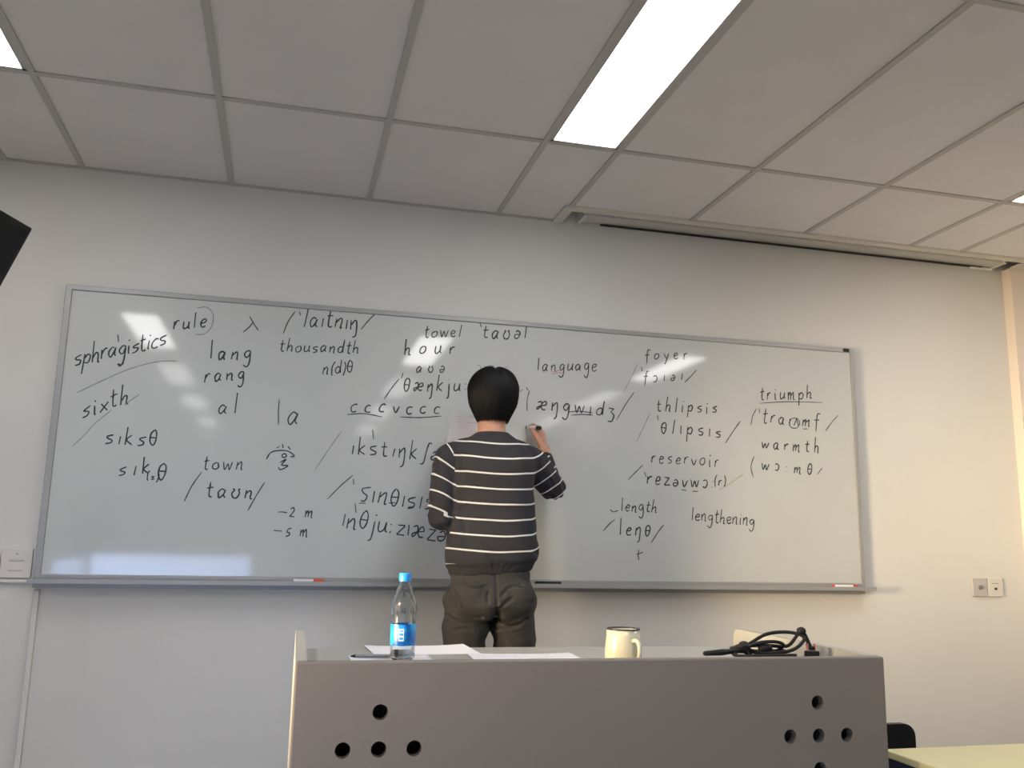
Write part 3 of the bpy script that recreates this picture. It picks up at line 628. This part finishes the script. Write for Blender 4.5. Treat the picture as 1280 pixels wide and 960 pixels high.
def hand_left(bm):
    tube(bm, [(1.595, -.29, 1.345), (1.61, -.27, 1.385), (1.622, -.262, 1.415)], [.026, .025, .025], 14)
    base = Vector((1.63, -.258, 1.46))
    for k in range(4):
        a = base + Vector((-.024 + k * .016, -.004, .006 - abs(k - 1.3) * .004))
        tube(bm, [(1.613 + k * .007, -.264, 1.40), a], [.014, .0115], 10, round_end=True)
        tube(bm, catmull([a, a + Vector((.012, .022, .016)), a + Vector((.03, .026, .006)), a + Vector((.036, .008, -.006))], 3), .0084 - .0005 * (k == 3), 10, round_end=True)
    tube(bm, catmull([(1.603, -.276, 1.395), (1.600, -.298, 1.43), (1.622, -.293, 1.465), (1.645, -.285, 1.48)], 3), [.014] * 3 + [.012] * 4 + [.0105] * 3, 10, round_end=True)
bm = B()
HC = Vector((1.718, -.425, 1.655))
ell(bm, HC + Vector((0, -.005, .015)), (.080, .098, .095)); ell(bm, HC + Vector((0, .03, -.045)), (.062, .065, .068)); ell(bm, HC + Vector((0, .062, -.085)), (.032, .03, .025))
ell(bm, HC + Vector((0, .075, .0)), (.05, .03, .05))
tube(bm, [HC + Vector((0, .092, .018)), HC + Vector((0, .108, -.012)), HC + Vector((0, .112, -.026))], [.008, .011, .014], 10, round_end=True)
ell(bm, HC + Vector((0, .098, -.055)), (.023, .01, .006)); ell(bm, HC + Vector((0, .097, -.064)), (.021, .01, .006))
for s in (-1, 1):
    ell(bm, HC + Vector((s * .082, .005, -.01)), (.009, .02, .032)); ell(bm, HC + Vector((s * .034, .089, .025)), (.024, .012, .006)); ell(bm, HC + Vector((s * .045, .068, -.02)), (.022, .02, .02))
tube(bm, [(CX, -.45, 1.44), (1.713, -.448, 1.50), (1.713, -.44, 1.57), (1.716, -.43, 1.62)], [.066, .057, .055, .06], 20)
loft(bm, [(CX, CY, .80, .14, .085), (CX, CY, .9, .15, .09), (CX, CY, 1.05, .135, .085), (CX, CY, 1.25, .15, .095), (CX, CY, 1.38, .155, .09), (CX, CY, 1.44, .13, .075), (CX, CY, 1.48, .07, .055)])
for s, x in ((-1, 1.627), (1, 1.817)):
    tube(bm, [(CX + s * .075, CY, .86), (x, CY, .6), (x, CY + .005, .42), (x, CY - .01, .3), (x, CY, .05)], [.068, .056, .046, .046, .034], 16, round_end=True)
    tube(bm, [(x, CY - .03, .0), (x + s * .005, CY + .06, -.012), (x + s * .01, CY + .14, -.018)], [.034, .033, .025], 12, round_end=True)
tube(bm, catmull([(1.56, CY, 1.40), (1.525, -.46, 1.3), (1.52, -.465, 1.17), (1.56, -.36, 1.26), (1.598, -.285, 1.36)], 4), .033, 14, round_end=True)
tube(bm, catmull([(1.87, CY, 1.40), (1.95, -.385, 1.34), (2.006, -.32, 1.305), (2.015, -.22, 1.38), (2.023, -.15, 1.46)], 4), .031, 14, round_end=True)
hand_right(bm); hand_left(bm)
me = remesh(bm, .0038, 3)
man = link_mesh('person', me, M_SKIN, None, (CX, CY, FL))
setp(man, 'man in a dark sweater with thin white stripes writing on the board, seen from behind', 'person')
# sweater
LA = [Vector(p) for p in catmull([(1.585, CY, 1.425), (1.545, -.45, 1.385), (1.526, -.46, 1.30), (1.521, -.466, 1.17), (1.548, -.39, 1.215), (1.588, -.30, 1.345)], 5)]
RA = [Vector(p) for p in catmull([(1.83, CY, 1.42), (1.885, -.44, 1.395), (1.95, -.385, 1.345), (2.008, -.322, 1.305), (2.013, -.23, 1.365), (2.022, -.158, 1.445)], 5)]
def interp(vals, n):
    out = []
    for i in range(n):
        t = i / (n - 1) * (len(vals) - 1); k = min(int(t), len(vals) - 2); out.append(vals[k] * (1 - t + k) + vals[k + 1] * (t - k))
    return out
LR = interp([.05, .064, .055, .05, .05, .036], len(LA)); RR = interp([.052, .064, .056, .05, .046, .035], len(RA))
bm = B()
loft(bm, [(1.722, CY, .948, .160, .103), (1.722, CY, .962, .164, .107), (1.722, CY, .978, .170, .112), (1.724, CY, .992, .184, .124), (1.726, CY - .004, 1.03, .184, .127), (1.722, CY - .004, 1.10, .178, .123), (1.72, CY - .006, 1.2, .170, .12),
    (1.718, CY - .01, 1.3, .168, .124), (1.717, CY - .01, 1.36, .172, .124), (1.715, CY - .006, 1.41, .172, .112), (1.714, CY, 1.445, .148, .092), (1.713, CY, 1.475, .108, .075), (1.713, CY, 1.497, .075, .065), (1.713, CY, 1.507, .066, .062)], 48, 2.3)
ell(bm, (1.64, CY - .055, 1.36), (.07, .07, .09)); ell(bm, (1.79, CY - .055, 1.36), (.07, .07, .09))
tube(bm, [(1.71, CY, 1.455), (1.60, CY, 1.432), (1.56, CY, 1.405)], [.05, .048, .05], 16, round_end=True); tube(bm, [(1.715, CY, 1.455), (1.83, CY, 1.432), (1.87, CY, 1.405)], [.05, .048, .052], 16, round_end=True)
tube(bm, LA, LR, 20, round_end=True); tube(bm, RA, RR, 20, round_end=True)
me = remesh(bm, .006, 5)
def seg_near(p, A):
    best = (9, 0, 0); acc = 0
    for i in range(len(A) - 1):
        d = A[i + 1] - A[i]; L_ = d.length; t = max(0, min(1, (p - A[i]).dot(d) / (L_ * L_))); q = (p - A[i] - d * t).length
        if q < best[0]: best = (q, acc + t * L_, i + t)
        acc += L_
    return best
def lab(p):
    sl = sr = False
    if p.x < 1.62 and p.z > 1.05:
        sl = p.x < 1.552 + max(0, (1.40 - p.z)) * .10 and (p.z > 1.2 or seg_near(p, LA)[0] < .068)
        if not sl and p.y > -.40:
            l = seg_near(p, LA); sl = l[2] > 15 and l[0] < .058

    return 'L' if sl else 'R' if sr else 'T'
SP = .0592
def sval(p, L_):
    u_ = max(0, p.x - 1.85); g_ = 5 * min(u_, .08) ** 2 + max(0, u_ - .08) * .62
    if L_ == 'T': return (p.z - g_ - 1.455 + .012 * math.cos((p.x - CX) * 9) - .012) / SP + 20.95 + .004 * noise.noise(p * 8) / SP
    if L_ == 'L':
        s_ = seg_near(p, LA)[1]; return 40 - (s_ - (p.x - 1.52) * .42) / SP + .3
    s_ = seg_near(p, RA)[1]; return 40 - (s_) / SP + .45
# wrinkles
def displace(me, fn):
    pts = [v.co.copy() for v in me.vertices]; nr = [v.normal.copy() for v in me.vertices]; out = []
    for p, n in zip(pts, nr): out.extend(p + n * fn(p))
    me.vertices.foreach_set('co', out); me.update()
def knit_fold(p):
    w = noise.noise(Vector((p.x * 7, p.y * 7, p.z * 14))) * .0045
    w += noise.noise(Vector((p.x * 4 + p.z * 12, p.y * 9, p.z * 20))) * .003
    lb_ = lab(p)
    el = min((p - Vector((1.52, -.46, 1.16))).length, (p - Vector((2.0, -.32, 1.30))).length)
    if lb_ != 'T' or p.x > 1.90: w += noise.noise(Vector((p.x * 24, p.y * 24, p.z * 45 + p.x * 30))) * (.004 + .011 * max(0, 1 - el / .11))
    if lb_ == 'T' and p.x < 1.60 and 1.05 < p.z < 1.42: w -= .008 * math.exp(-((p.x - 1.565 - .1 * (1.4 - p.z)) / .012) ** 2)
    if p.z < 1.06 and lb_ == 'T': w += math.sin(p.x * 70 + p.z * 60 + 2 * noise.noise(p * 9)) * .0035 * min(1, (1.06 - p.z) * 25) * (1 if p.z > .985 else .25)
    if p.z < .985: w += .0012 * math.sin(math.atan2(p.y - CY, p.x - CX) * 150)
    return w
displace(me, knit_fold)
for v in me.vertices:
    if v.co.z < 1.10: v.co.z += (v.co.x - 1.58) * .085 * min(1, (1.10 - v.co.z) * 12)
at = me.attributes.new('stripe', 'FLOAT', 'CORNER')
cache = {}
for poly in me.polygons:
    c = poly.center; L_ = lab(c); hem = c.z - (c.x - 1.58) * .085 < .996 and L_ == 'T'; col_ = c.z > 1.475 and L_ == 'T'
    if L_ == 'L' and seg_near(c, LA)[2] > 24 or c.x > 1.95 and seg_near(c, RA)[2] > 24: hem = True
    for li in poly.loop_indices:
        vi = me.loops[li].vertex_index
        if hem or col_ or (c.x < 1.575 and c.z < 1.165 and c.z > 1.09 and seg_near(c, LA)[0] < .07): at.data[li].value = .4; continue
        k = (vi, L_)
        if k not in cache: cache[k] = sval(me.vertices[vi].co, L_)
        at.data[li].value = cache[k]
link_mesh('sweater', me, M_KNIT, man)
# trousers
bm = B()
loft(bm, [(1.722, CY, .985, .150, .098), (1.722, CY, .93, .160, .106), (1.722, CY - .006, .88, .174, .118), (1.721, CY - .01, .84, .180, .124), (1.721, CY, .80, .175, .112), (1.72, CY, .785, .15, .10)], 40, 2.3)
for s in (-1, 1):
    ell(bm, (1.721 + s * .082, CY - .050, .868), (.088, .074, .085)); ell(bm, (1.721 + s * .150, CY - .01, .850), (.034, .06, .05))
    x = 1.626 if s < 0 else 1.825
    tube(bm, [(1.72 + s * .084, CY - .004, .84), (1.72 + s * .09, CY - .004, .77), (x, CY, .70), (x, CY, .55), (x, CY + .01, .42), (x, CY - .008, .3), (x, CY, .12), (x, CY, .02)], [.092, .091, .083, .078, .07, .068, .062, .062], 22)
me = remesh(bm, .006, 5)
CREASE = [[ (1.538, 0.811), (1.568, 0.790), (1.602, 0.779), (1.629, 0.775) ],
[ (1.593, 0.836), (1.612, 0.818), (1.639, 0.804), (1.666, 0.804) ],
[ (1.573, 0.751), (1.603, 0.761), (1.637, 0.761) ],
[ (1.720, 0.754), (1.762, 0.759), (1.812, 0.770), (1.850, 0.793) ],
[ (1.743, 0.772), (1.781, 0.768), (1.820, 0.775) ],
[ (1.609, 0.927), (1.648, 0.912), (1.686, 0.909) ],
[ (1.736, 0.880), (1.763, 0.906), (1.797, 0.917), (1.817, 0.925) ],
[ (1.734, 0.837), (1.756, 0.859), (1.779, 0.870) ],
[ (1.557, 0.901), (1.577, 0.869), (1.597, 0.847) ],
[ (1.690, 0.898), (1.683, 0.876), (1.687, 0.858) ],]
def seg2(x, z, a, b):
    dx, dz = b[0] - a[0], b[1] - a[1]; t = max(0, min(1, ((x - a[0]) * dx + (z - a[1]) * dz) / (dx * dx + dz * dz)))
    return math.hypot(x - a[0] - t * dx, z - a[1] - t * dz)
def cloth_fold(p):
    w = noise.noise(Vector((p.x * 9, p.y * 9, p.z * 16))) * .006 + noise.noise(Vector((p.x * 6 - p.z * 14 * (1 if p.x > CX else -1), p.y * 8, p.z * 22))) * .006
    if p.y < CY - .02:
        for k, P in enumerate(CREASE):
            d = min(seg2(p.x, p.z, a, b) for a, b in zip(P, P[1:])); wd = .0055
            if d < .03: w -= .007 * math.exp(-(d / wd) ** 2); w += .0015 * math.exp(-((d - .012) / wd) ** 2)
        w -= .006 * math.exp(-((p.x - CX) / .005) ** 2) + .018 * math.exp(-((p.x - CX - .01) / .02) ** 2 - ((p.z - .80) / .035) ** 2)
    if p.z < .2: w += .006 * math.sin(p.z * 90 + p.x * 20)
    return w
displace(me, cloth_fold)
tr = link_mesh('trousers', me, M_TROU, man)
for s in (-1, 1):   # back pocket welts
    obj('pocket_welt', tube(B(), catmull([(1.722 + s * .045, CY - .1185, .925), (1.722 + s * .085, CY - .116, .916), (1.722 + s * .125, CY - .100, .918)], 4), .002, 6), M_SHOE, tr)
for s, x in ((-1, 1.625), (1, 1.822)):
    bm = B(); tube(bm, [(x, CY - .045, -.005), (x + s * .004, CY + .04, -.008), (x + s * .01, CY + .12, -.018), (x + s * .012, CY + .16, -.022)], [.042, .044, .038, .026], 18, round_end=True); ell(bm, (x, CY - .02, .03), (.042, .055, .04))
    me = remesh(bm, .006, 4)
    for v in me.vertices: v.co.z = max(v.co.z, FL + .001)
    link_mesh('shoe', me, M_SHOE, man)
# hair
hb = B()
ell(hb, HC + Vector((0, -.012, .022)), (.098, .112, .094), seg=32); ell(hb, HC + Vector((-.022, -.012, .034)), (.078, .10, .085)); ell(hb, HC + Vector((.026, -.012, .036)), (.076, .10, .084))
ell(hb, HC + Vector((0, -.050, -.025)), (.078, .056, .068)); ell(hb, HC + Vector((0, -.045, -.065)), (.056, .048, .045)); 
me = remesh(hb, .005, 3)
me2 = bmesh.new(); me2.from_mesh(me)
bmesh.ops.delete(me2, geom=[v for v in me2.verts if v.co.y > HC.y + .055 and v.co.z < HC.z + .045], context='VERTS')
crown = HC + Vector((.004, -.045, .10)); rg = random.Random(3)
for i in range(3000):
    th = rg.uniform(0, 2 * math.pi); 
    L_ = rg.uniform(.3, 1); 
    dirx, diry = math.cos(th), math.sin(th); pts = []
    zend = HC.z - .108 + .022 * rg.random() ** 2 if diry < .35 else HC.z + .035
    phi0 = rg.uniform(.05, .9)
    for k in range(7):
        t = phi0 + (1.9 - phi0) * k / 6
        rx, ry, rz = .1015, .116, .100
        x = rx * dirx * math.sin(min(t, 1.57)); yv = ry * diry * math.sin(min(t, 1.57)); z = rz * math.cos(min(t, 1.57)) + .022
        if t > 1.57:
            f = (t - 1.57) / .33; z = .022 - (.022 + HC.z - zend) * f; sh = 1 - .40 * f ** 2.2; x *= sh; yv = yv * sh - .004 * f
        x += .024 * (-1 if x < -.004 else 1) * math.exp(-(x / .03) ** 2) * 0
        notch = -.010 * math.exp(-((x - .0) / .010) ** 2) * (1 if z > .07 else 0)
        jit = rg.uniform(-.0015, .0025)
        pts.append(HC + Vector((x * (1 + jit * 8), yv * (1 + jit * 8) - .012, z + notch + jit)))
    w0 = rg.uniform(.0014, .0026); w = [w0 * .6, w0, w0, w0, w0 * .9, w0 * .6, w0 * .12]
    s = Vector((-diry, dirx, 0)); prev = None
    for p, ww in zip(pts, w):
        o_ = (p - HC).normalized() * ww
        ring = [me2.verts.new(p - s * ww), me2.verts.new(p + o_ * .8), me2.verts.new(p + s * ww)]
        if prev: me2.faces.new((prev[0], prev[1], ring[1], ring[0])); me2.faces.new((prev[1], prev[2], ring[2], ring[1]))
        prev = ring
for i in range(4):   # few flyaways at the crown
    a = HC + Vector((rg.uniform(-.06, .06), -.03, .115)); d = Vector((rg.uniform(-.02, .02), -.01, rg.uniform(.004, .01)))
    tube(me2, catmull([a - Vector((0, 0, .02)), a + d * .6, a + d + Vector((d.x, 0, -.004))], 3), .0006, 4)
out = bpy.data.meshes.new('hair'); me2.to_mesh(out); me2.free()
for p in out.polygons: p.use_smooth = True
link_mesh('hair', out, M_HAIR, man)
for s in (-1, 1): obj('eye', ell(B(), HC + Vector((s * .033, .088, .008)), (.011, .009, .009), seg=12), M_WHITE, man, smooth='all'); obj('eyebrow', tube(B(), catmull([HC + Vector((s * .015, .104, .033)), HC + Vector((s * .034, .102, .038)), HC + Vector((s * .052, .088, .032))], 3), .003, 6), M_HAIR, man)
# marker in hand and paper in hand
mk = marker('marker', 'white marker with black ends held by the man against the board', (1.9975, -.158, 1.577), (1.968, -.042, 1.5925), M_WHITE, M_BLACK, M_BLACK, None, .22)
obj('tip', tube(B(), [(1.968, -.042, 1.5925), (1.9652, -.030, 1.594)], [.005, .002], 8), M_BLACK, mk)
PMx = Matrix.Translation((1.640, -.281, 1.49)) @ Matrix.Rotation(math.radians(12), 4, 'Y') @ Matrix.Rotation(math.radians(-6), 4, 'X')
bm = B(); g = []
for i in range(9):
    for j in range(9): u, v = (i / 8 - .5) * .15, (j / 8 - .5) * .21; g.append(bm.verts.new(PMx @ Vector((u, .006 * math.cos(u * 20), v))))
for i in range(8):
    for j in range(8): bm.faces.new((g[i * 9 + j], g[(i + 1) * 9 + j], g[(i + 1) * 9 + j + 1], g[i * 9 + j + 1]))
r = bmesh.ops.extrude_face_region(bm, geom=bm.faces[:]); bmesh.ops.translate(bm, vec=(0, .0006, 0), verts=[v for v in r['geom'] if isinstance(v, bmesh.types.BMVert)])
setp(obj('paper_sheet', bm, M_PRINTV, None, (1.64, -.281, 1.49)), 'printed paper held up in the man\'s left hand, behind his neck', 'paper')
